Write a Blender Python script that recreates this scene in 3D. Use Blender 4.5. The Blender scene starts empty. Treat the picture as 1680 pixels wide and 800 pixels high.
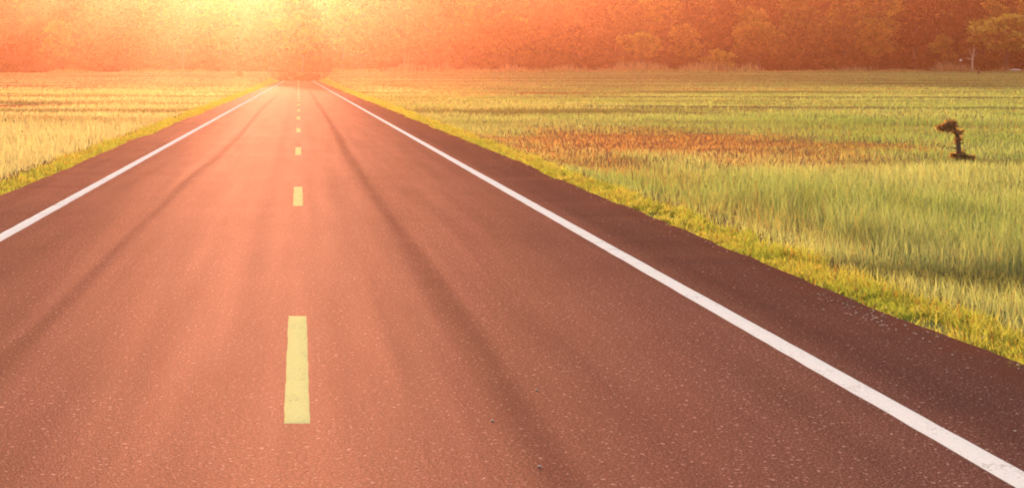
import bpy, math, random
import numpy as np
from mathutils import Vector, noise as mnoise

# ------------------------------------------------------------------ camera, sky, sun, exposure
SC = bpy.context.scene
COL = SC.collection
W0, H0, F0 = 1680.0, 800.0, 2476.0          # picture size and focal length, in photograph pixels
VX, VY, CAMH = 490.0, 120.0, 1.70           # vanishing point of the road, eye height in metres

cam_d = bpy.data.cameras.new('camera')
cam = bpy.data.objects.new('camera', cam_d); COL.objects.link(cam)
cam.location = (0, 0, CAMH)
cam.rotation_euler = (math.radians(90), 0, 0)
cam_d.sensor_width = 36.0
cam_d.lens = 36.0 * F0 / W0
cam_d.shift_x = (W0/2 - VX) / W0
cam_d.shift_y = -(H0/2 - VY) / W0
cam_d.clip_start = 0.1; cam_d.clip_end = 6000
SC.camera = cam

SUN_EL, SUN_AZ = 7.8, -1.6                  # degrees; azimuth from +Y towards +X
world = bpy.data.worlds.new('World'); SC.world = world; world.use_nodes = True
nt = world.node_tree; bg = nt.nodes['Background']
sky = nt.nodes.new('ShaderNodeTexSky'); sky.sky_type = 'NISHITA'; sky.sun_disc = False
sky.sun_elevation = math.radians(SUN_EL); sky.sun_rotation = math.radians(SUN_AZ)
sky.air_density = 1.0; sky.dust_density = 3.0; sky.ozone_density = 0.3
tint = nt.nodes.new('ShaderNodeMix'); tint.data_type = 'RGBA'; tint.blend_type = 'MULTIPLY'
tint.inputs[0].default_value = 1.0
tint.inputs[7].default_value = (1.0, 0.95, 0.97, 1)      # warm evening air
nt.links.new(sky.outputs[0], tint.inputs[6]); nt.links.new(tint.outputs[2], bg.inputs[0])
bg.inputs[1].default_value = 0.15

sl = bpy.data.lights.new('sun', 'SUN'); sl.energy = 3.0; sl.angle = math.radians(0.6)
sl.color = (1.0, 0.70, 0.46)
sun = bpy.data.objects.new('sun', sl); COL.objects.link(sun)
e, a = math.radians(SUN_EL), math.radians(SUN_AZ)
sdir = Vector((math.sin(a)*math.cos(e), math.cos(a)*math.cos(e), math.sin(e)))
sun.rotation_euler = (-sdir).to_track_quat('-Z', 'Y').to_euler()
sun.location = (0, 60, 60)

SC.view_settings.view_transform = 'Standard'; SC.view_settings.look = 'None'
SC.view_settings.gamma = 1; SC.view_settings.use_curve_mapping = False
SC.view_settings.exposure = 1.5
SC.render.engine = 'CYCLES'
cy = SC.cycles
cy.use_denoising = True; cy.volume_bounces = 0; cy.max_bounces = 6
cy.diffuse_bounces = 2; cy.glossy_bounces = 2; cy.transmission_bounces = 4; cy.transparent_max_bounces = 8
cy.sample_clamp_indirect = 4.0; cy.filter_width = 2.0

HAZE_DENSITY, HAZE_G, HAZE_COL = 0.00030, 0.875, (1.0, 0.34, 0.20, 1)

rng = np.random.default_rng(11)
random.seed(11)

# ------------------------------------------------------------------ helpers
def tag(o, label=None, cat=None, group=None, kind=None):
    if label: o['label'] = label
    if cat: o['category'] = cat
    if group: o['group'] = group
    if kind: o['kind'] = kind
    return o

def empty(name, loc=(0, 0, 0), rz=0.0):
    o = bpy.data.objects.new(name, None); COL.objects.link(o)
    o.location = loc; o.rotation_euler = (0, 0, rz); o.empty_display_size = 0.3
    return o

def mesh_np(name, V, quads=None, tris=None, mat=None, parent=None, col=None, smooth=False, normals=None):
    """one mesh object out of numpy arrays; col = per-vertex colour"""
    V = np.asarray(V, dtype=np.float32)
    parts, starts, n = [], [], 0
    if quads is not None and len(quads):
        q = np.asarray(quads, dtype=np.int32); parts.append(q.ravel())
        starts.append(np.arange(len(q), dtype=np.int32)*4 + n); n += len(q)*4
    if tris is not None and len(tris):
        t = np.asarray(tris, dtype=np.int32); parts.append(t.ravel())
        starts.append(np.arange(len(t), dtype=np.int32)*3 + n); n += len(t)*3
    li = np.concatenate(parts); ls = np.concatenate(starts)
    me = bpy.data.meshes.new(name)
    me.vertices.add(len(V)); me.vertices.foreach_set('co', V.ravel())
    me.loops.add(len(li)); me.loops.foreach_set('vertex_index', li)
    me.polygons.add(len(ls)); me.polygons.foreach_set('loop_start', ls)
    if col is not None:
        ca = me.color_attributes.new('tone', 'FLOAT_COLOR', 'POINT')
        c = np.ones((len(V), 4), dtype=np.float32); c[:, :3] = col
        ca.data.foreach_set('color', c.ravel())
    me.update(calc_edges=True); me.validate()
    if smooth: me.polygons.foreach_set('use_smooth', np.ones(len(ls), dtype=bool))
    if mat: me.materials.append(mat)
    o = bpy.data.objects.new(name, me); COL.objects.link(o)
    if parent: o.parent = parent
    return o

def vnoise(x, y, seed=0):
    """smooth value noise, 0..1"""
    x = np.asarray(x, dtype=np.float64); y = np.asarray(y, dtype=np.float64)
    xi = np.floor(x).astype(np.int64); yi = np.floor(y).astype(np.int64)
    fx = x - xi; fy = y - yi
    fx = fx*fx*(3-2*fx); fy = fy*fy*(3-2*fy)
    def h(i, j):
        n = (i*374761393 + j*668265263 + seed*974634777) & 0xffffffff
        n = ((n ^ (n >> 13)) * 1274126177) & 0xffffffff
        n = n ^ (n >> 16)
        return (n & 0xffff) / 65535.0
    return (h(xi, yi)*(1-fx)*(1-fy) + h(xi+1, yi)*fx*(1-fy) + h(xi, yi+1)*(1-fx)*fy + h(xi+1, yi+1)*fx*fy)

def fbm(x, y, seed=0, o=3):
    s = 0; a = 1; t = 0
    for k in range(o):
        s = s + a*vnoise(x*2**k, y*2**k, seed+k); t += a; a *= .55
    return s/t

def sstep(x, a, b):
    t = np.clip((np.asarray(x, dtype=np.float64)-a)/(b-a), 0, 1)
    return t*t*(3-2*t)

def tube(path, radii, n=8, jitter=0.0, seed=0):
    """tapered tube along points; returns verts, quads"""
    r = random.Random(seed); V = []; Q = []
    P = [Vector(p) for p in path]
    for i, p in enumerate(P):
        d = (P[min(i+1, len(P)-1)] - P[max(i-1, 0)]).normalized()
        u = d.cross(Vector((0.3, 1, 0.1))).normalized(); v = d.cross(u)
        for k in range(n):
            a = 2*math.pi*k/n; rr = radii[i]*(1+r.uniform(-jitter, jitter))
            V.append(p + u*math.cos(a)*rr + v*math.sin(a)*rr)
    for i in range(len(P)-1):
        for k in range(n):
            Q.append((i*n+k, i*n+(k+1) % n, (i+1)*n+(k+1) % n, (i+1)*n+k))
    m = len(V); V.append(P[0]); V.append(P[-1])
    T = []
    for k in range(n):
        T.append((m, (k+1) % n, k)); T.append((m+1, (len(P)-1)*n+k, (len(P)-1)*n+(k+1) % n))
    return np.array([tuple(v) for v in V]), np.array(Q), np.array(T)

def join(chunks):
    """[(V,Q,T,(C))] -> one set"""
    Vs, Qs, Ts, n = [], [], [], 0
    for c in chunks:
        V, Q, T = c[:3]
        Vs.append(V)
        if Q is not None and len(Q): Qs.append(Q+n)
        if T is not None and len(T): Ts.append(T+n)
        n += len(V)
    return np.concatenate(Vs), (np.concatenate(Qs) if Qs else None), (np.concatenate(Ts) if Ts else None)

# ------------------------------------------------------------------ materials
def newmat(name):
    m = bpy.data.materials.new(name); m.use_nodes = True
    t = m.node_tree; return m, t, t.nodes['Principled BSDF'], t.nodes['Material Output']

def N(t, ty, **kw):
    n = t.nodes.new(ty)
    for k, v in kw.items(): setattr(n, k, v)
    return n

def math_n(t, op, a, b=None, c=None, clamp=False):
    n = t.nodes.new('ShaderNodeMath'); n.operation = op; n.use_clamp = clamp
    for i, v in enumerate((a, b, c)):
        if v is None: continue
        if isinstance(v, (int, float)): n.inputs[i].default_value = v
        else: t.links.new(v, n.inputs[i])
    return n.outputs[0]

def mixc(t, fac, a, b, mode='MIX'):
    n = t.nodes.new('ShaderNodeMix'); n.data_type = 'RGBA'; n.blend_type = mode
    for i, v in ((0, fac), (6, a), (7, b)):
        if isinstance(v, (int, float)): n.inputs[i].default_value = v
        elif isinstance(v, tuple): n.inputs[i].default_value = v if len(v) == 4 else v+(1,)
        else: t.links.new(v, n.inputs[i])
    return n.outputs[2]

def noise_n(t, vec, scale, detail=3, rough=.55, dist=0.0):
    n = t.nodes.new('ShaderNodeTexNoise'); n.inputs['Scale'].default_value = scale
    n.inputs['Detail'].default_value = detail; n.inputs['Roughness'].default_value = rough
    n.inputs['Distortion'].default_value = dist
    if vec is not None: t.links.new(vec, n.inputs['Vector'])
    return n.outputs[0]

def ramp(t, v, stops):
    n = t.nodes.new('ShaderNodeValToRGB'); cr = n.color_ramp
    while len(cr.elements) < len(stops): cr.elements.new(0.5)
    for el, (p, c) in zip(cr.elements, stops):
        el.position = p; el.color = c if len(c) == 4 else tuple(c)+(1,)
    t.links.new(v, n.inputs[0]); return n.outputs[0]

def foliage_mat(name, trans=0.5, gain=1.0, rough=.6, spec=.25):
    """leaf / blade: colour from the mesh, light passes through"""
    m, t, p, out = newmat(name)
    at = N(t, 'ShaderNodeAttribute'); at.attribute_name = 'tone'
    oi = N(t, 'ShaderNodeObjectInfo')
    c = mixc(t, 1.0, at.outputs['Color'], oi.outputs['Color'], 'MULTIPLY')
    t.links.new(c, p.inputs['Base Color']); p.inputs['Roughness'].default_value = rough
    p.inputs['Specular IOR Level'].default_value = spec
    tr = N(t, 'ShaderNodeBsdfTranslucent')
    tc = mixc(t, 1.0, c, (1.25*gain, 1.2*gain, .55*gain, 1), 'MULTIPLY')
    t.links.new(tc, tr.inputs['Color'])
    mx = N(t, 'ShaderNodeMixShader'); mx.inputs[0].default_value = trans
    t.links.new(p.outputs[0], mx.inputs[1]); t.links.new(tr.outputs[0], mx.inputs[2])
    t.links.new(mx.outputs[0], out.inputs['Surface'])
    return m

M_BLADE = foliage_mat('grass blade', .5, spec=.08)
M_LEAF = foliage_mat('tree leaf', .5, spec=.05)

def bark_mat(name, c1, c2):
    m, t, p, out = newmat(name)
    co = N(t, 'ShaderNodeTexCoord').outputs['Object']
    mp = N(t, 'ShaderNodeMapping'); mp.inputs['Scale'].default_value = (1, 1, .25)
    t.links.new(co, mp.inputs[0])
    n = noise_n(t, mp.outputs[0], 6, 5)
    t.links.new(ramp(t, n, [(.3, c1), (.7, c2)]), p.inputs['Base Color'])
    p.inputs['Roughness'].default_value = .85
    b = N(t, 'ShaderNodeBump'); b.inputs['Strength'].default_value = .6; b.inputs['Distance'].default_value = .03
    t.links.new(n, b.inputs['Height']); t.links.new(b.outputs[0], p.inputs['Normal'])
    return m
M_BARK = bark_mat('bark', (.06, .04, .03), (.16, .11, .08))
M_PALE = bark_mat('pale dry wood', (.38, .29, .22), (.62, .50, .40))
M_DARKW = bark_mat('dark dry wood', (.08, .045, .028), (.20, .12, .07))

# asphalt
GLOSS = .112
M_ROAD, t, p, out = newmat('asphalt')
co = N(t, 'ShaderNodeTexCoord').outputs['Object']
sep = N(t, 'ShaderNodeSeparateXYZ'); t.links.new(co, sep.inputs[0])
X, Y = sep.outputs[0], sep.outputs[1]
mp = N(t, 'ShaderNodeMapping'); mp.inputs['Scale'].default_value = (.6, .035, 1); t.links.new(co, mp.inputs[0])
wob = noise_n(t, mp.outputs[0], 1.0, 3)
mp2 = N(t, 'ShaderNodeMapping'); mp2.inputs['Scale'].default_value = (3.5, .12, 1); t.links.new(co, mp2.inputs[0])
streak = noise_n(t, mp2.outputs[0], 1.3, 4)
Xw = math_n(t, 'ADD', X, math_n(t, 'MULTIPLY', math_n(t, 'SUBTRACT', wob, .5), .62))
def band(c, w, soft):
    d = math_n(t, 'ABSOLUTE', math_n(t, 'SUBTRACT', Xw, c))
    n = N(t, 'ShaderNodeMapRange'); n.interpolation_type = 'SMOOTHSTEP'
    n.inputs[1].default_value = w+soft; n.inputs[2].default_value = max(w-soft, 0)
    t.links.new(d, n.inputs[0]); return n.outputs[0]
dark = math_n(t, 'MAXIMUM', math_n(t, 'MAXIMUM', math_n(t, 'MULTIPLY', band(1.05, .09, .08), 1.0),
        math_n(t, 'MULTIPLY', band(-1.68, .05, .07), .7)), math_n(t, 'MULTIPLY', band(-.42, .07, .12), .25))
blot0 = noise_n(t, co, 1.6, 5, .7)
darkA = math_n(t, 'MULTIPLY', dark, ramp(t, math_n(t, 'ADD', math_n(t, 'MULTIPLY', streak, .6), math_n(t, 'MULTIPLY', blot0, .4)), [(.36, (.15,)*3), (.58, (1,)*3)]))
grain = noise_n(t, co, 95, 2, .6)
grain2 = noise_n(t, co, 22, 3, .6)
blot = noise_n(t, co, .5, 4, .6)
base = ramp(t, grain, [(.32, (.008, .003, .003)), (.50, (.036, .014, .014)), (.60, (.13, .066, .060)), (.74, (.42, .24, .19))])
gr3 = noise_n(t, co, 50, 6, .8)
base = mixc(t, 1.0, base, ramp(t, gr3, [(.36, (.62, .61, .62)), (.5, (1, 1, 1)), (.64, (1.7, 1.75, 1.8))]), 'MULTIPLY')
speck = noise_n(t, co, 38, 1, .4)
base = mixc(t, ramp(t, speck, [(.67, (0,)*3), (.72, (1,)*3)]), base, (.42, .30, .26, 1))
base = mixc(t, math_n(t, 'MULTIPLY', ramp(t, grain2, [(.4, (0,)*3), (.65, (1,)*3)]), .35), base, (.070, .024, .020, 1))
base = mixc(t, 1.0, base, ramp(t, blot, [(.3, (.82, .80, .80)), (.7, (1.16, 1.16, 1.16))]), 'MULTIPLY')
base = mixc(t, 1.0, base, ramp(t, streak, [(.3, (.92, .92, .92)), (.7, (1.08, 1.07, 1.06))]), 'MULTIPLY')
base = mixc(t, math_n(t, 'MULTIPLY', darkA, .35), base, (.06, .018, .008, 1))
# darker, unworn shoulder strips outside the edge lines
sh = N(t, 'ShaderNodeMapRange'); sh.inputs[1].default_value = 3.0; sh.inputs[2].default_value = 3.35
t.links.new(X, sh.inputs[0])
base = mixc(t, math_n(t, 'MULTIPLY', sh.outputs[0], .25), base, (.045, .022, .02, 1))
rgh = math_n(t, 'ADD', .64, math_n(t, 'MULTIPLY', darkA, .05))
b = N(t, 'ShaderNodeBump'); b.inputs['Strength'].default_value = .55; b.inputs['Distance'].default_value = .006
t.links.new(grain, b.inputs['Height'])
t.nodes.remove(p)
df = N(t, 'ShaderNodeBsdfDiffuse'); gl = N(t, 'ShaderNodeBsdfGlossy'); gl.distribution = 'GGX'
ed = N(t, 'ShaderNodeMapRange'); ed.inputs[1].default_value = 3.75; ed.inputs[2].default_value = 4.2
t.links.new(math_n(t, 'ABSOLUTE', X), ed.inputs[0])
en = ramp(t, noise_n(t, co, 2.2, 7, .75), [(.40, (0,)*3), (.58, (1,)*3)])
base = mixc(t, math_n(t, 'MULTIPLY', math_n(t, 'MULTIPLY', ed.outputs[0], en), .8), base, (.085, .022, .010, 1))   # laterite washed onto the edge
t.links.new(base, df.inputs['Color']); t.links.new(b.outputs[0], df.inputs['Normal'])
t.links.new(mixc(t, 1.0, (1, .49, .39, 1), ramp(t, gr3, [(.38, (.62,)*3), (.62, (1,)*3)]), 'MULTIPLY'), gl.inputs['Color'])   # warm glow on the road put into the gloss tint, stones stand clear
t.links.new(rgh, gl.inputs['Roughness']); t.links.new(b.outputs[0], gl.inputs['Normal'])
mxs = N(t, 'ShaderNodeMixShader')
gf = math_n(t, 'SUBTRACT', GLOSS, math_n(t, 'MULTIPLY', darkA, GLOSS*.30))
gf = math_n(t, 'ADD', gf, math_n(t, 'MULTIPLY', math_n(t, 'SUBTRACT', streak, .5), GLOSS*.55))
gf = math_n(t, 'MULTIPLY', gf, math_n(t, 'SUBTRACT', 1.0, math_n(t, 'MULTIPLY', sh.outputs[0], .35)))
t.links.new(gf, mxs.inputs[0]); t.links.new(df.outputs[0], mxs.inputs[1]); t.links.new(gl.outputs[0], mxs.inputs[2])
t.links.new(mxs.outputs[0], out.inputs['Surface'])

def paint_mat(name, c, wear):
    m, t, p, out = newmat(name)
    co = N(t, 'ShaderNodeTexCoord').outputs['Object']
    g = noise_n(t, co, 60, 3); g2 = noise_n(t, co, 3, 3)
    cc = mixc(t, 1.0, c, ramp(t, g, [(.3, (.88,)*3), (.6, (1,)*3)]), 'MULTIPLY')
    cc = mixc(t, math_n(t, 'MULTIPLY', ramp(t, math_n(t, 'MULTIPLY', g, g2), [(.12, (1,)*3), (.19, (0,)*3)]), wear), cc, (.25, .16, .13, 1))
    df = N(t, 'ShaderNodeBsdfDiffuse'); t.links.new(cc, df.inputs['Color']); t.nodes.remove(p)
    t.links.new(df.outputs[0], out.inputs['Surface'])
    return m
M_WHITE = paint_mat('white road paint', (.86, .85, .85, 1), .5)
M_YELLOW = paint_mat('yellow road paint', (.90, .82, .36, 1), .35)

# soil and sparse turf
M_GROUND, t, p, out = newmat('ground')
at = N(t, 'ShaderNodeAttribute'); at.attribute_name = 'tone'
co = N(t, 'ShaderNodeTexCoord').outputs['Object']
n1 = noise_n(t, co, 2.5, 6, .65); n2 = noise_n(t, co, 30, 3)
c = mixc(t, 1.0, at.outputs['Color'], ramp(t, n1, [(.3, (.65,)*3), (.7, (1.3,)*3)]), 'MULTIPLY')
c = mixc(t, 1.0, c, ramp(t, n2, [(.3, (.75,)*3), (.7, (1.25,)*3)]), 'MULTIPLY')
t.links.new(c, p.inputs['Base Color']); p.inputs['Roughness'].default_value = .9
p.inputs['Specular IOR Level'].default_value = 0
b = N(t, 'ShaderNodeBump'); b.inputs['Strength'].default_value = .8; b.inputs['Distance'].default_value = .04
t.links.new(n1, b.inputs['Height']); t.links.new(b.outputs[0], p.inputs['Normal'])

M_STONE, t, p, out = newmat('pale stone')
co = N(t, 'ShaderNodeTexCoord').outputs['Object']
t.links.new(ramp(t, noise_n(t, co, 12, 3), [(.3, (.60, .40, .30)), (.7, (.82, .64, .54))]), p.inputs['Base Color'])
p.inputs['Roughness'].default_value = .8
M_SIGN, t, p, out = newmat('white enamel')
co = N(t, 'ShaderNodeTexCoord').outputs['Object']
t.links.new(ramp(t, noise_n(t, co, 4, 3), [(.3, (.72, .70, .68)), (.7, (.82, .80, .78))]), p.inputs['Base Color'])
p.inputs['Roughness'].default_value = .4

# ------------------------------------------------------------------ terrain
def road_z(y):
    return -3.2*sstep(y, 322, 400)                       # the road drops out of sight beyond its crest

def ground_z(x, y):
    x = np.asarray(x, dtype=np.float64); y = np.asarray(y, dtype=np.float64)
    ax = np.abs(x)
    rz = road_z(y) - .05
    near = -.34 - .06*(fbm(x*.25, y*.25, 5)-.5)*2
    field = near + 2.25*sstep(y, 130, 415) + .12*(fbm(x*.05, y*.05, 9)-.5)
    field = field + np.where(x < 0, -.45*sstep(y, 250, 400)*sstep(-x, 30, 90), 0)
    # low bunds between the old paddies
    bund = np.exp(-((np.mod(y + 8*np.sin(x*.03) + x*.12, 38)-19)/1.0)**2)*.16*sstep(ax, 12, 20)*sstep(y, 45, 80)
    field = field + bund
    hill = sstep(y, 425, 700)*46*(.8+.4*fbm(x*.006+3, y*.006, 21)) * (1-.6*sstep(y, 760, 1150))
    field = field + hill
    w = sstep(ax, 4.15, 6.6 + 2*sstep(y, 150, 320))
    w = np.where(y > 400, np.maximum(w, sstep(y, 400, 425)), w)
    return rz*(1-w) + field*w

def patch(x, y, cx, cy, rx, ry, seed, soft=.35):
    d = np.sqrt(((x-cx)/rx)**2 + ((y-cy)/ry)**2) + (fbm(x*.8, y*.35, seed)-.5)*.9
    return 1-sstep(d, 1-soft, 1+soft)

def dry_mask(x, y):
    """where the field is reddish, bare or dry"""
    m = patch(x, y, 10.6, 44, 5.6, 10, 31, .6)*.85
    m = np.maximum(m, patch(x, y, 6.4, 38, 1.6, 11, 32)*.6)
    m = np.maximum(m, patch(x, y, -37, 196, 8, 7, 34))
    m = np.maximum(m, patch(x, y, -17.0, 93, 3.2, 5, 35))
    m = np.maximum(m, patch(x, y, 5.9, 20.5, .8, 3.5, 36)*.35)
    m = np.maximum(m, patch(x, y, 22, 150, 14, 4, 37)*.8)
    m = np.maximum(m, patch(x, y, 60, 178, 22, 4, 38)*.6)
    return m

def dark_mask(x, y):  # field spots in shadow, the shade put into soil and grass colour
    m = patch(x, y, 17.5, 34.0, 4.4, 1.6, 41)*.7
    m = np.maximum(m, patch(x, y, 6.7, 14.2, 1.5, 1.3, 42)*.9)
    m = np.maximum(m, patch(x, y, 14.5, 75, 7, 3, 43)*.5)
    return m

def axis(pts):
    out = []
    for a, b, n in pts: out += list(np.linspace(a, b, n, endpoint=False))
    return np.array(out + [pts[-1][1]])
gx = axis([(-900, -300, 12), (-300, -60, 48), (-60, -12, 48), (-12, -7, 10), (-7, -3.6, 20), (-3.6, 3.6, 4), (3.6, 7, 20), (7, 12, 10),
           (12, 60, 48), (60, 300, 60), (300, 900, 14)])
gy = axis([(-180, 0, 18), (0, 60, 100), (60, 150, 120), (150, 420, 200), (420, 760, 70), (760, 1300, 20)])
GX, GY = np.meshgrid(gx, gy)
GZ = ground_z(GX, GY)
nx, ny = len(gx), len(gy)
V = np.stack([GX, GY, GZ], -1).reshape(-1, 3)
ii = (np.arange(ny-1)[:, None]*nx + np.arange(nx-1)[None, :]).ravel()
Q = np.stack([ii, ii+1, ii+1+nx, ii+nx], -1)
x, y = V[:, 0], V[:, 1]
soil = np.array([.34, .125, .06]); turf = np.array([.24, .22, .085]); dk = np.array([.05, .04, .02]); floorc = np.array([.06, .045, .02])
dm = dry_mask(x, y)[:, None]; dd = dark_mask(x, y)[:, None]
vg = (sstep(np.abs(x), 4.7, 5.0)*(1-sstep(np.abs(x), 5.3, 5.8)))[:, None]*.8
C = turf*(1-dm) + soil*dm
C = C*(1-vg) + np.array([.15, .075, .045])*vg
C = C*(1-dd) + dk*dd
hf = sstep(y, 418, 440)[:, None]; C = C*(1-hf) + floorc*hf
ground = mesh_np('ground', V, Q, None, M_GROUND, None, C, smooth=True)
tag(ground, kind='structure')

# ------------------------------------------------------------------ road with its painted lines
ry = axis([(-60, 0, 20), (0, 60, 240), (60, 330, 300), (330, 405, 40)])
def edge_r(y): return 4.22 + .22*(fbm(y*.16, y*0+2, 3)-.5) + .10*(fbm(y*1.3, y*0+7, 4)-.5)
def edge_l(y): return -4.16 - .22*(fbm(y*.16, y*0+12, 6)-.5) - .10*(fbm(y*1.3, y*0+17, 8)-.5)
er, el = edge_r(ry), edge_l(ry); rz = road_z(ry)
cols = [el, el*0-2.0, el*0, el*0+2.0, er]
Vt = np.stack([np.stack([c, ry, rz + (.0 if True else 0)], -1) for c in cols], 1)        # ny x 5 x 3
n5 = 5
V = Vt.reshape(-1, 3); nn = len(ry)
ii = (np.arange(nn-1)[:, None]*n5 + np.arange(4)[None, :]).ravel()
Q = [np.stack([ii, ii+1, ii+1+n5, ii+n5], -1)]
base_n = len(V)
Vl = np.stack([el-.03, ry, rz-.09], -1); Vr = np.stack([er+.03, ry, rz-.09], -1)
V = np.concatenate([V, Vl, Vr])
k = np.arange(nn-1)
Q.append(np.stack([base_n+k, k*n5, (k+1)*n5, base_n+k+1], -1))
Q.append(np.stack([k*n5+4, base_n+nn+k, base_n+nn+k+1, (k+1)*n5+4], -1))
road = mesh_np('road', V, np.concatenate(Q), None, M_ROAD)
tag(road, kind='structure')

def strip(name, xc, w, y0, y1, mat, step=.25, rough=.004, seed=0):
    """thin raised ribbon of thermoplastic paint with slightly ragged edges"""
    yy = np.arange(y0, y1, step); yy = np.append(yy, y1)
    j = lambda s: (vnoise(yy*6, yy*0+s, seed)-.5)*2*rough
    xl = xc-w/2+j(1); xr = xc+w/2+j(2); z = road_z(yy)+.004
    ye = np.zeros(len(yy)); ye[0] = -.06; ye[-1] = .06
    V = np.concatenate([np.stack([xl, yy, z], -1), np.stack([xr, yy, z], -1),
                        np.stack([xl-.006, yy+ye, z-.005], -1), np.stack([xr+.006, yy+ye, z-.005], -1)])
    n = len(yy); k = np.arange(n-1)
    Q = np.concatenate([np.stack([k, n+k, n+k+1, k+1], -1), np.stack([2*n+k, k, k+1, 2*n+k+1], -1),
                        np.stack([n+k, 3*n+k, 3*n+k+1, n+k+1], -1),
                        np.array([[2*n, 3*n, n, 0], [3*n-1, n-1, 2*n-1, 4*n-1]])])
    return mesh_np(name, V, Q, None, mat, road)
a = strip('edge_line', 3.02, .135, -50, 400, M_WHITE, seed=3); a['label'] = 'white edge line along the right side of the road'
a = strip('edge_line', -3.085, .135, -50, 400, M_WHITE, seed=4); a['label'] = 'white edge line along the left side of the road'
K = F0*CAMH
for n in range(-3, 26):
    y0 = K*(.001754 + .002853*n)
    if y0 + 3.2 > 330: break
    strip('centre_dash', -.008, .117, y0, y0+3.14, M_YELLOW, .12, .003, seed=20+n)

# ------------------------------------------------------------------ grass
def blades(name, x, y, h, w, col, lean=.5, parent=None, mat=M_BLADE, two=True):
    n = len(x); z = ground_z(x, y) - .01
    az = rng.uniform(0, math.pi, n); la = rng.uniform(0, 2*math.pi, n); lm = lean*h*rng.uniform(.1, 1, n)
    dx, dy = np.cos(az)*w/2, np.sin(az)*w/2
    lx, ly = np.cos(la)*lm, np.sin(la)*lm
    P = np.zeros((n, 5, 3))
    P[:, 0] = np.stack([x-dx, y-dy, z], -1); P[:, 1] = np.stack([x+dx, y+dy, z], -1)
    P[:, 2] = np.stack([x+dx*.8+lx*.35, y+dy*.8+ly*.35, z+h*.58], -1)
    P[:, 3] = np.stack([x-dx*.8+lx*.35, y-dy*.8+ly*.35, z+h*.58], -1)
    P[:, 4] = np.stack([x+lx, y+ly, z+h], -1)
    i = np.arange(n)*5
    Q = np.stack([i, i+1, i+2, i+3], -1); T = np.stack([i+3, i+2, i+4], -1)
    C = np.repeat(col[:, None, :], 5, 1)
    return mesh_np(name, P.reshape(-1, 3), Q, T, mat, parent, C.reshape(-1, 3))

GREEN = np.array([.21, .30, .12]); STRAW = np.array([.43, .43, .25]); RED = np.array([.40, .15, .065])
LIME = np.array([.33, .38, .08]); DEEP = np.array([.10, .10, .045]); GOLD = np.array([.50, .42, .12])

def field(side, n, seed):
    global rng
    rng = np.random.default_rng(seed)
    Y = np.exp(rng.uniform(math.log(6 if side > 0 else 9), math.log(425), n))
    if side > 0: X = 4.9 + rng.uniform(0, 1, n)**1.05*(Y*.60+4)
    else: X = -(4.9 + rng.uniform(0, 1, n)*(Y*.27+4))
    ax = np.abs(X)
    dry = dry_mask(X, Y); drk = dark_mask(X, Y)
    thin = (1-sstep(ax, 4.9, 5.9))*.75                                   # sparse stony strip behind the verge
    clump = fbm(X*1.6, Y*.9, 51)
    keep = rng.uniform(0, 1, n) > np.clip(dry*np.where(X < 0, .95, .5) + thin + drk*.1 + (clump < .38)*.25, 0, .93)
    X, Y, ax, dry, drk, clump = X[keep], Y[keep], ax[keep], dry[keep], drk[keep], clump[keep]
    m = len(X)
    tall = .20 + .30*fbm(X*.45, Y*.30, 61) + .22*(clump-.5)
    tall *= (.45 + .55*sstep(ax, 5.1, 6.6))
    tall *= 1 - np.where(X < 0, .8, .55)*dry - .35*drk
    # beyond the first stand the sward is shorter
    tall *= np.where(X > 0, 1-.45*sstep(Y, 26+X*.12, 31+X*.12), 1-.35*sstep(Y, 40, 60))
    h = tall*rng.uniform(.45, 1.15, m)
    w = np.maximum(.007, Y*.00042)*rng.uniform(.6, 1.3, m)
    g = fbm(X*.10+7, Y*.05, 71); g2 = fbm(X*.5, Y*.12, 73, 2); line = fbm(X*.022, Y*.14, 75, 3)
    k = np.clip((g-.5)*2.2 + .5 + (g2-.5)*.7 + rng.normal(0, .16, m), 0, 1)[:, None]
    C = GREEN*(1-k) + STRAW*k
    gr = (sstep(X, 9, 26)*.55)[:, None]; k = k*(1-gr); k = np.where((X < 0)[:, None], np.clip(k+.35, 0, 1), k)  # left grass pushed to straw, the haze's gold put into its colour
    C = GREEN*(1-k) + STRAW*k
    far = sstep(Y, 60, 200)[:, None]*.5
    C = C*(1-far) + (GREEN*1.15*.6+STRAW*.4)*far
    h = h*(1-.45*np.clip(drk, 0, 1))
    r = np.clip(dry*1.1 - rng.uniform(0, .45, m) + (rng.uniform(0, 1, m) < .05)*.6, 0, 1)[:, None]
    C = C*(1-r) + RED*r
    fl = sstep(fbm(X*.07, Y*.20, 95), .58, .68)*sstep(Y, 40, 60)*(rng.uniform(0, 1, m) < .6)
    C = C*(1-.6*fl[:, None]) + RED*.8*.6*fl[:, None]; h = h*(1-.4*fl)
    drk = np.maximum(drk, sstep(fbm(X*.9, Y*.45, 97), .58, .74)*.55*sstep(X, 5.3, 6.5)*(1-sstep(Y, 28, 36)))
    d = np.clip(drk*.85 + sstep(line, .54, .66)*.8*sstep(Y, 45, 80), 0, 1)[:, None]  # far dark streaks put bund and shrub shadows into the blade colour
    C = C*(1-d) + DEEP*d
    C *= rng.uniform(.78, 1.2, m)[:, None]
    return X, Y, h, w, C

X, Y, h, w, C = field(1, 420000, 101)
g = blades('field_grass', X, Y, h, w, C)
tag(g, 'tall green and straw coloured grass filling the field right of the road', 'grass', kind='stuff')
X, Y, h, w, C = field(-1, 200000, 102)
C = np.minimum(C*np.array([1.22, 1.08, 1.35]), .8)      # pale warm veil of haze put into this side's grass colour
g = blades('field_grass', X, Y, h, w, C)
tag(g, 'sunlit golden grass filling the field left of the road', 'grass', kind='stuff')

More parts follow.
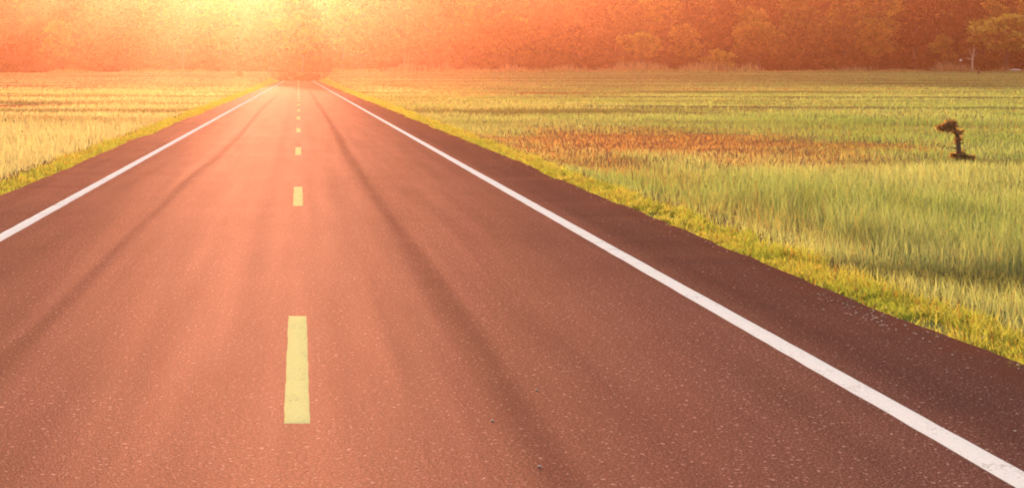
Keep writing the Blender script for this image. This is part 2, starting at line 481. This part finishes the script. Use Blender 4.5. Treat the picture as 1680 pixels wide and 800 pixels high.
def verge(side, n, seed):
    global rng
    rng = np.random.default_rng(seed)
    Y = np.exp(rng.uniform(math.log(5), math.log(322), n))
    ed = edge_r(Y) if side > 0 else -edge_l(Y)
    wv = .34 + .75*(fbm(Y*.5, Y*0, 81)-.25) + .004*Y
    u = rng.uniform(0, 1, n)
    over = .50*(fbm(Y*1.6, Y*0+5, 83)-.42)
    A = ed - np.maximum(over, 0)*1.2 - .02 + u*wv
    gap = fbm(A*5, Y*2.0, 85) < .46
    keep = ~(gap & (rng.uniform(0, 1, n) < .85))
    A, Y, u = A[keep], Y[keep], u[keep]; m = len(A)
    X = A*side
    h = (.035 + .055*u + .08*fbm(A*2, Y*1.2, 87)*u)*rng.uniform(.5, 1.3, m)*(1+Y*.004)
    w = np.maximum(.008, Y*.0006)*rng.uniform(.7, 1.3, m)
    k = np.clip(fbm(A*3, Y*.7, 89)*1.6-.4 + rng.normal(0, .2, m) , 0, 1)[:, None]
    C = LIME*(1-k) + GOLD*k
    r = ((rng.uniform(0, 1, m) < .06) | (u < .05))[:, None]
    C = np.where(r, RED*1.1, C)*rng.uniform(.7, 1.25, m)[:, None]
    return X, Y, h, w, C
for side, lab, sd, n in ((1, 'low bright yellow green grass creeping over the right road edge', 111, 120000),
                         (-1, 'low golden grass creeping over the left road edge', 112, 60000)):
    X, Y, h, w, C = verge(side, n, sd)
    g = blades('verge_grass', X, Y, h, w, C, lean=.9)
    tag(g, lab, 'grass', kind='stuff')

# rank straw along the far edge of the fields
rng = np.random.default_rng(119)
n = 12000
X = rng.uniform(-120, 250, n); X = X[np.abs(X) > 9]; n = len(X)
Y = 386 + rng.uniform(0, 22, n) + 6*np.sin(X*.045)
h = (.25 + 2.2*np.clip(fbm(X*.10, X*0, 93)-.35, 0, 1))*rng.uniform(.4, 1.2, n)
C = (np.array([.46, .38, .17])*rng.uniform(.5, 1.3, n)[:, None])
g = blades('rank_grass', X, Y, h, np.full(n, .24), C, lean=.6)
tag(g, 'uneven straw coloured grass where the fields meet the wood', 'grass', kind='stuff')

# pale reeds standing along the foot of the wood
rng = np.random.default_rng(120)
n = 9000
X = rng.uniform(20, 250, n); Y = 398 + rng.uniform(0, 16, n) + 4*np.sin(X*.05)
h = (.5 + 5.5*np.clip(fbm(X*.16, X*0, 91)-.35, 0, 1))*rng.uniform(.4, 1.2, n)
C = (np.array([.55, .38, .22])*rng.uniform(.6, 1.3, n)[:, None])
g = blades('tall_reeds', X, Y, h, np.full(n, .22), C, lean=.3)
tag(g, 'pale dry reeds along the foot of the wood', 'reeds', kind='stuff')

# ------------------------------------------------------------------ loose stones
def pebble_geo(r, seed):
    rr = random.Random(seed); V = []; Q = []; T = []
    n = 7; rings = [(-.5, .55), (-.1, 1.0), (.35, .8)]
    for z, s in rings:
        for k in range(n):
            a = 2*math.pi*k/n
            q = r*s*rr.uniform(.8, 1.15); V.append((math.cos(a)*q, math.sin(a)*q*.8, z*r*.8))
    V.append((0, 0, -.6*r)); V.append((rr.uniform(-.1, .1)*r, 0, .55*r))
    for i in range(2):
        for k in range(n): Q.append((i*n+k, i*n+(k+1) % n, (i+1)*n+(k+1) % n, (i+1)*n+k))
    for k in range(n): T.append((3*n, (k+1) % n, k)); T.append((3*n+1, 2*n+k, 2*n+(k+1) % n))
    return np.array(V), np.array(Q), np.array(T)
ch = []
rr = random.Random(5)
for k in range(340):
    c = rr.random()
    if c < .30: yy = rr.gauss(10.6, .55); xx = rr.gauss(3.98, .10)         # scatter where the verge crumbles
    elif c < .8:
        yy = rr.uniform(6, 40); xx = float(edge_r(np.array(yy))) + rr.uniform(-.22, .06)
    else: yy = rr.uniform(5.5, 30); xx = rr.uniform(3.2, 4.1)
    V, Q, T = pebble_geo(rr.uniform(.003, .009), k)
    ch.append((V*np.array([1, 1, .6]) + np.array([xx, yy, .002]), Q, T))
V, Q, T = join(ch)
tag(mesh_np('loose_gravel', V, Q, T, M_STONE), 'pale gravel crumbs strewn along the right road edge', 'gravel', kind='stuff')
for (px, py, r, lab) in ((885, 765 , .009, 'small pale pebble lying at the bottom of the road nearest the camera'),
                         (808, 690 , .009, 'small pale pebble lying on the right lane level with the nearest dash'),
                         (880, 640 , .008, 'tiny flat pebble lying on the right lane beyond two nearer pebbles')):
    yy = K/(py-VY); xx = (px-VX)/F0*yy
    V, Q, T = pebble_geo(r, px)
    o = mesh_np('pebble', V, Q, T, M_STONE); o.location = (xx, yy, r*.35)
    tag(o, lab, 'pebble', 'pebbles lying on the road')

# ------------------------------------------------------------------ trees
def leaf_cloud(lobes, n, size, seed, c_lo, c_hi, droop=.0, spread=.45):
    r = np.random.default_rng(seed)
    vol = np.array([l[3]*l[4]*l[5] for l in lobes])**.67; pk = r.choice(len(lobes), n, p=vol/vol.sum())
    L = np.array(lobes)[pk]
    d = r.normal(size=(n, 3)); d /= np.linalg.norm(d, axis=1)[:, None]
    d[:, 2] = np.where(d[:, 2] < -.35, -d[:, 2]*.6, d[:, 2])
    rad = r.uniform(.45, 1.0, n)**.5*1.0
    ph = (np.sin(d[:, 0]*5+L[:, 0]*3)*np.cos(d[:, 1]*6+L[:, 1])*np.sin(d[:, 2]*5+L[:, 2]*2))*.22
    rad = rad*(1+ph)
    c = L[:, :3] + d*L[:, 3:6]*rad[:, None]
    # twig clumps: pull leaves towards shared centres so that gaps open between them
    m = max(20, n//14); cen = c[r.choice(n, m)]; own = r.integers(0, m, n)
    near = cen[own] + r.normal(0, spread, (n, 3))*np.array([1, 1, .55])
    usec = r.uniform(0, 1, n) < .72
    c = np.where(usec[:, None], near, c)
    c[:, 2] -= droop*r.uniform(0, 1, n)
    nrm = r.normal(size=(n, 3)) + np.array([0, 0, .6]); nrm /= np.linalg.norm(nrm, axis=1)[:, None]
    u = np.cross(nrm, r.normal(size=(n, 3))); u /= np.linalg.norm(u, axis=1)[:, None]; v = np.cross(nrm, u)
    s = size*r.uniform(.5, 1.25, n)[:, None]
    P = np.stack([c-u*s, c-v*s*.5, c+u*s, c+v*s*.5], 1)
    i = np.arange(n)*4; Q = np.stack([i, i+1, i+2, i+3], -1)
    tone = r.uniform(0, 1, m)[own]*.8 + r.uniform(0, 1, n)*.2
    C = np.array(c_lo)*(1-tone[:, None]) + np.array(c_hi)*tone[:, None]
    return P.reshape(-1, 3), Q, np.repeat(C, 4, 0)

def tree_geo(kind, seed, n=1900):
    rr = random.Random(seed)
    if kind == 'round':   Ht, Wd, cl, nl = 15, 5.2, 4.0, 9
    elif kind == 'tall':  Ht, Wd, cl, nl = 20, 4.2, 5.0, 10
    elif kind == 'spread': Ht, Wd, cl, nl = 13, 7.0, 4.5, 10
    else:                 Ht, Wd, cl, nl = 7, 3.6, .6, 7         # bushy
    lobes = []
    for k in range(nl):
        f = k/(nl-1); z = cl + (Ht-cl)*(.12+.78*f)
        prof = math.sin(math.pi*(.2+.72*f)) if kind != 'spread' else (.55+.6*f if f < .8 else .6)
        rad = Wd*prof*rr.uniform(.35, .75); an = k*2.4+rr.uniform(-.5, .5)
        s = Wd*rr.uniform(.38, .58)*(1.0 if f < .8 else .8)
        lobes.append((math.cos(an)*rad, math.sin(an)*rad, z, s, s, s*(rr.uniform(.65, .95) if kind != 'spread' else .5)))
    lo, hi = (.035, .032, .012), (.18, .15, .048)
    VL, QL, CL = leaf_cloud(lobes, n, .60 if kind != 'bushy' else .45, seed, lo, hi, droop=.5, spread=.6)
    ch = []
    th = Ht*.82; r0 = .024*Ht if kind != 'bushy' else .10
    path = [(math.sin(k*1.3+seed)*.22*k/3, math.cos(k*1.7+seed)*.22*k/3, th*k/7 - (.5 if k == 0 else 0)) for k in range(8)]
    ch.append(tube(path, [r0*(1.35 if k == 0 else 1)*(1-.11*k) for k in range(8)], 9, .08, seed))
    for i, l in enumerate(lobes):
        zb = max(cl*.75, l[2]-Wd*.55); f = min(zb/th*7, 6.9); k = int(f); q = Vector(path[k]).lerp(Vector(path[k+1]), f-k)
        tip = Vector(l[:3]); mid = q.lerp(tip, .5)+Vector((0, 0, -.15*Wd*.4))
        ch.append(tube([q, mid, tip], [r0*.42, r0*.26, r0*.08], 6, .05, seed+i))
    VT, QT, TT = join(ch)
    return (VL, QL, CL), (VT, QT, TT)

KINDS = [('round', 1), ('round', 2), ('tall', 3), ('tall', 4), ('spread', 5), ('spread', 6), ('bushy', 7), ('bushy', 8)]
GEO = [tree_geo(k, s*17, 2600 if k != 'bushy' else 1300) for k, s in KINDS]

# front of the wood: each tree a thing
PROTO = {}
def get_tree(v, name):
    (VL, QL, CL), (VT, QT, TT) = GEO[v]
    if v not in PROTO:
        root = empty(name)
        trunk = mesh_np('trunk', VT, QT, TT, M_BARK, root, smooth=True)
        crown = mesh_np('crown', VL, QL, None, M_LEAF, root, CL)
        PROTO[v] = root; return root
    src = PROTO[v]; root = src.copy(); root.name = name; COL.objects.link(root)
    for chd in src.children:
        c = chd.copy(); COL.objects.link(c); c.parent = root
    return root
_first = set()
def put_tree(v, px, Yd, hm, lab, tint=(1, 1, 1), name=None, group='trees along the front of the wood', wide=1.0, cat='tree'):
    name = name or ('bush' if KINDS[v][0] == 'bushy' else 'tree')
    X = (px-VX)/F0*Yd
    o = get_tree(v, name)
    h0 = {'round': 15, 'tall': 20, 'spread': 13, 'bushy': 7}[KINDS[v][0]]
    s = hm/h0
    o.location = (X, Yd, float(ground_z(X, Yd))-.05); o.rotation_euler = (0, 0, (px*1.7) % 6.28); o.scale = (s*wide, s*wide, s)
    for c in o.children:
        if c.name.startswith('crown'): c.color = (*tint, 1)
    tag(o, lab, cat, group)
    return o
G_, Yl, Or_, Dk = (1.5, 1.4, 1.2), (4.2, 3.4, 2.0), (2.6, 1.5, 1.0), (.30, .22, .30)
TR = [
 (2, 12, 418, 21, 'tall dusky tree at the left end of the wood', Dk, 1.1),
 (1, 92, 412, 14, 'rounded pale yellow crowned tree second from the left end of the wood', Yl, 1.0),
 (0, 165, 424, 18, 'broad orange tinged tree left of the road, beside the pale yellow crowned one', Or_, 1.1),
 (4, 238, 420, 13, 'low spreading tree left of the road with a flat leafy top', Or_, 1.1),
 (3, 300, 428, 20, 'tall narrow tree midway between the left edge and the road end', G_, 1.1),
 (2, 362, 420, 21, 'tall bright yellow leaved tree left of the road end', Yl, 1.15),
 (1, 425, 426, 15, 'rounded tree directly left of the road end', Or_, 1.1),
 (5, 496, 430, 16, 'wide spreading tree rising straight above the road end', Yl, 1.2),
 (3, 562, 424, 21, 'tall pale tree directly right of the road end', Yl, 1.2),
 (0, 630, 430, 16, 'rounded green tree between two taller trees right of the road end', G_, 1.1),
 (2, 698, 424, 20, 'tall reddish tree third to the right of the road end', Or_, 1.2),
 (4, 765, 418, 13, 'low flat topped tree with orange leaves right of the tall reddish tree', Or_, 1.1),
 (1, 830, 426, 17, 'broad round tree with fine leaves above the middle of the wood', G_, 1.15),
 (3, 900, 422, 21, 'tall deep red brown tree near the middle of the wood', (1.2, .7, .6), 1.1),
 (0, 968, 428, 15, 'round tree with dull brown leaves beside the tall deep red brown tree', (.9, .6, .5), 1.2),
 (4, 1052, 412, 11, 'low light orange tree with a bushy top in front of the wood', Yl, 1.0),
 (1, 1122, 414, 13, 'rounded tree with pale arching outer twigs', (3.4, 2.4, 1.5), 1.1),
 (2, 1185, 430, 21, 'tall dark tree behind the rounded tree with pale arching twigs', Dk, 1.1),
 (5, 1245, 414, 14, 'wide light brown tree with feathery tiers of leaves', (3.0, 2.2, 1.3), 1.0),
 (0, 1318, 422, 18, 'full olive brown tree right of the feathery light brown one', G_, 1.1),
 (3, 1385, 426, 21, 'tall slender tree with thin leaves in the right half of the wood', G_, 1.1),
 (1, 1438, 412, 13, 'round ochre tree with a dense even crown', (3.0, 2.2, 1.2), 1.15),
 (2, 1500, 430, 21, 'tall dark purple brown tree behind the round ochre tree', Dk, 1.2),
 (0, 1546, 412, 10, 'short olive tree with upright twigs left of the bare pale pole', (2.6, 2.3, 1.3), 1.0),
 (2, 1590, 436, 22, 'very dark tall tree behind the bare pale pole', Dk, 1.2),
 (5, 1650, 402, 15.5, 'olive tree with wide layered branches at the right edge', (3.2, 3.2, 2.1), 1.25),
 (3, 1710, 424, 22, 'tall dark tree at the far right edge behind the layered olive tree', Dk, 1.1),
]
for v, px, Yd, hm, lab, tn, wd in TR: put_tree(v, px, Yd, hm, lab, tn, wide=wd)
BU = [
 (6, 392, 300, 1.1, 'small rounded bush standing alone in the field left of the road end', Or_, 'bush'),
 (7, 476, 372, 4.6, 'dense orange bush behind the road crest on its left side', (1.5, .8, .5), 'bush'),
 (6, 508, 376, 4.4, 'dense orange bush behind the road crest on its right side', (1.5, .8, .5), 'bush'),
 (6, 130, 406, 5, 'leafy bush at the foot of the pale yellow crowned tree', Or_, 'bush'),
 (7, 880, 404, 5, 'reddish bush at the foot of the tall deep red brown tree', (1.4, .8, .6), 'bush'),
 (6, 1180, 404, 6, 'pale bush in front of the tall dark tree in the right half of the wood', Yl, 'bush'),
 (7, 1330, 402, 5, 'low dark bush below the full olive brown tree', Dk, 'bush'),
 (6, 1620, 398, 4.5, 'brown bush right of the bare pale pole', (1.3, .9, .6), 'bush'),
]
for v, px, Yd, hm, lab, tn, cat in BU:
    o = put_tree(v, px, Yd, hm, lab, tn, group='bushes below the wood', wide=1.3, cat=cat)
# the two behind the crest stand on the lower ground of the dip
# rest of the wood: one mass climbing the hill
rng = np.random.default_rng(200)
VA, QA, CA, nv = [], [], [], 0
VB, QB, TB, nb = [], [], [], 0
row = 0
for Yr in (434, 446, 460, 478, 500, 526, 556, 590, 630, 672):
    row += 1
    Xc = -Yr*.24 - 12
    while Xc < Yr*.52 + 12:
        v = int(rng.integers(0, 6)); (VL, QL, CL), (VT, QT, TT) = GEO[v]
        Yd = Yr + rng.uniform(-6, 6); s = rng.uniform(.8, 1.25); an = rng.uniform(0, 6.28)
        sub = rng.uniform(0, 1, len(QL)) < (.85 if row < 4 else .6)
        R = np.array([[math.cos(an), -math.sin(an), 0], [math.sin(an), math.cos(an), 0], [0, 0, 1]])
        P = VL.reshape(-1, 4, 3)[sub].reshape(-1, 3)
        if row >= 4: 
            cc = P.reshape(-1, 4, 3); mid = cc.mean(1, keepdims=True); P = (mid+(cc-mid)*1.5).reshape(-1, 3)
        z0 = float(ground_z(Xc, Yd))
        tn = np.array([(1, 1, 1), (3.4, 2.7, 1.6), (2.2, 1.3, .9), (.22, .16, .22), (.35, .25, .28), (1.6, 1.6, 1)][int(rng.integers(0, 6))])
        VA.append(P@R.T*s + np.array([Xc, Yd, z0])); m = len(P)//4
        i = np.arange(m)*4+nv; QA.append(np.stack([i, i+1, i+2, i+3], -1)); nv += len(P)
        CA.append(np.repeat(CL.reshape(-1, 4, 3)[sub][:, 0], 4, 0)*tn)
        VB.append(VT@R.T*s + np.array([Xc, Yd, z0])); QB.append(QT+nb); TB.append(TT+nb); nb += len(VT)
        Xc += rng.uniform(6, 10)*(1 + .06*row)
# undergrowth between the trunks
for k in range(170):
    (VL, QL, CL), _ = GEO[6+k % 2]
    Yd = rng.uniform(408, 440); Xc = rng.uniform(-115, 235); s = rng.uniform(.45, .95); an = rng.uniform(0, 6.28)
    if Yd < 426 and -14 < Xc < 14: continue
    R = np.array([[math.cos(an), -math.sin(an), 0], [math.sin(an), math.cos(an), 0], [0, 0, 1]])
    VA.append(VL@R.T*np.array([s*1.3, s*1.3, s]) + np.array([Xc, Yd, float(ground_z(Xc, Yd))])); m = len(QL)
    i = np.arange(m)*4+nv; QA.append(np.stack([i, i+1, i+2, i+3], -1)); nv += len(VL)
    CA.append(CL*np.array([1.1, .85, .7])*rng.uniform(.6, 1.5))
wood = empty('woodland')
tag(wood, 'dense wood covering the hillside behind the front row of trees', 'woodland', kind='stuff')
o = mesh_np('foliage', np.concatenate(VA), np.concatenate(QA), None, M_LEAF, wood, np.concatenate(CA)); o['kind'] = 'stuff'
o = mesh_np('trunks', np.concatenate(VB), np.concatenate(QB), np.concatenate(TB), M_BARK, wood); o['kind'] = 'stuff'

# ------------------------------------------------------------------ the bent dry plant in the field
def at(px, py, Yd): return Vector(((px-VX)/F0*Yd, Yd, CAMH-(py-VY)/F0*Yd))
Yp = 35.0
bx = (1572-VX)/F0*Yp; bz = float(ground_z(bx, Yp))
root = empty('bent_shrub', (bx, Yp, bz))
tag(root, 'dark bent dead shrub with a bushy head drooping left, alone in the grass', 'shrub')
sc = Yp/F0
pth = [(.0, 0, -.05), (.02, 0, .18), (.0, .01, .42), (-.02, .0, .60), (-.10, .0, .74), (-.20, 0, .80), (-.30, 0, .80)]
V, Q, T = tube(pth, [.075, .06, .05, .045, .04, .03, .015], 9, .15, 3)
ch = [(V, Q, T)]
for (a_, b_) in (((0, 0, .28), (-.16, .02, .33)), ((.01, 0, .36), (.11, -.05, .46)), ((-.08, 0, .72), (-.02, .03, .92)),
                 ((-.2, 0, .8), (-.26, .05, .98)), ((-.25, 0, .8), (-.40, -.06, .66))):
    a_, b_ = Vector(a_), Vector(b_)
    ch.append(tube([a_, a_.lerp(b_, .5)+Vector((0, 0, .02)), b_], [.022, .016, .007], 6, .1, 4))
V, Q, T = join(ch); mesh_np('stem', V, Q, T, M_DARKW, root, smooth=True)
VL, QL, CL = leaf_cloud([(-.26, 0, .76, .20, .16, .15), (-.16, 0, .86, .12, .12, .12), (-.03, 0, .66, .12, .10, .10), (0, 0, .42, .07, .07, .2)], 1500, .038, 5, (.22, .11, .055), (.60, .36, .19), spread=.04)
cxy = VL - np.array([-.22, 0, .78]); k = np.linalg.norm(cxy, axis=1) < .42
q = k.reshape(-1, 4).all(1); VL4 = VL.reshape(-1, 4, 3)[q]; m = len(VL4); i = np.arange(m)*4
mesh_np('leaves', VL4.reshape(-1, 3), np.stack([i, i+1, i+2, i+3], -1), None, M_LEAF, root, CL.reshape(-1, 4, 3)[q].reshape(-1, 3))
VL, QL, CL = leaf_cloud([(.04, 0, .12, .20, .15, .12), (.22, 0, .07, .16, .12, .07)], 1100, .04, 6, (.20, .11, .05), (.58, .38, .18), spread=.04)
VL4 = VL.reshape(-1, 4, 3); q = (np.abs(VL4[:, :, 0]-.08) < .36).all(1) & (VL4[:, :, 2] < .34).all(1); VL4 = VL4[q]; m = len(VL4); i = np.arange(m)*4
mesh_np('leaves', VL4.reshape(-1, 3), np.stack([i, i+1, i+2, i+3], -1), None, M_LEAF, root, CL.reshape(-1, 4, 3)[q].reshape(-1, 3))

# ------------------------------------------------------------------ pale pole, marker, boulder by the wood
Yq = 392
bx = (1595-VX)/F0*Yq; bz = float(ground_z(bx, Yq))
root = empty('bare_pole', (bx, Yq, bz)); tag(root, 'thin pale bare dead tree standing before the dark right part of the wood', 'dead tree')
V, Q, T = tube([(0, 0, -.3), (0, 0, 2.0), (.08, 0, 3.6), (.30, 0, 5.0), (.5, 0, 6.4)], [.26, .22, .19, .13, .05], 9, .06, 1)
mesh_np('trunk', V, Q, T, M_PALE, root, smooth=True)
for a_, b_, r_ in (((0, 0, 3.3), (-1.5, 0, 3.75), .17), ((.12, 0, 4.0), (-.8, .1, 6.0), .07), ((.1, 0, 3.9), (1.5, 0, 5.2), .06), ((.3, 0, 5), (1.0, .2, 6.0), .05)):
    a_, b_ = Vector(a_), Vector(b_)
    V, Q, T = tube([a_, a_.lerp(b_, .55)+Vector((0, 0, -.1)), b_], [r_, r_*.8, r_*.4], 7, .05, 2)
    mesh_np('branch', V, Q, T, M_PALE, root, smooth=True)

Yq = 394; bx = (1576-VX)/F0*Yq; bz = float(ground_z(bx, Yq))
root = empty('marker_post', (bx, Yq, bz)); tag(root, 'small round white marker on a thin dark post left of the pale dead tree', 'marker')
V, Q, T = tube([(0, 0, -.2), (0, 0, 1.5), (0, 0, 3.0)], [.06, .06, .05], 8); mesh_np('post', V, Q, T, M_DARKW, root, smooth=True)
V, Q, T = tube([(0, -.14, 3.2), (0, -.11, 3.2), (0, -.07, 3.2), (0, -.05, 3.2)], [.30, .34, .34, .30], 20); mesh_np('plate', V, Q, T, M_SIGN, root)

Yq = 391; bx = (1666-VX)/F0*Yq
ch = []
V, Q, T = pebble_geo(1.0, 77); V = V*np.array([1.9, .8, .7])
o = mesh_np('boulder', V, Q, T, M_STONE, smooth=False); o.location = (bx, Yq, float(ground_z(bx, Yq))+.6)
md = o.modifiers.new('sub', 'SUBSURF'); md.levels = 2; md.render_levels = 2
tag(o, 'long low pale boulder under the layered olive tree at the right edge', 'boulder')
Yq = 330; bx = (1606-VX)/F0*Yq
V, Q, T = tube([(0, 0, -.2), (.03, 0, .6), (-.04, 0, 1.1), (0, 0, 1.35)], [.34, .26, .24, .16], 10, .15, 8)
o = mesh_np('stump', V, Q, T, M_DARKW, smooth=True); o.location = (bx, Yq, float(ground_z(bx, Yq)))
tag(o, 'short dark tree stump in the field in front of the pale dead tree', 'stump')

# ------------------------------------------------------------------ haze
m = bpy.data.materials.new('warm evening haze'); m.use_nodes = True; t = m.node_tree
t.nodes.remove(t.nodes['Principled BSDF']); pv = t.nodes.new('ShaderNodeVolumePrincipled')
pv.inputs['Color'].default_value = HAZE_COL; pv.inputs['Density'].default_value = HAZE_DENSITY
pv.inputs['Anisotropy'].default_value = HAZE_G
t.links.new(pv.outputs[0], t.nodes['Material Output'].inputs['Volume'])
zlo = float(GZ.min())-1; zhi = float(GZ.max())+30
x0, x1, y0, y1 = -910, 910, -190, 1310
V = np.array([(x, y, z) for z in (zlo, zhi) for y in (y0, y1) for x in (x0, x1)])
Q = np.array([(0, 2, 3, 1), (4, 5, 7, 6), (0, 1, 5, 4), (2, 6, 7, 3), (0, 4, 6, 2), (1, 3, 7, 5)])
hz = mesh_np('haze', V, Q, None, m); tag(hz, kind='stuff')
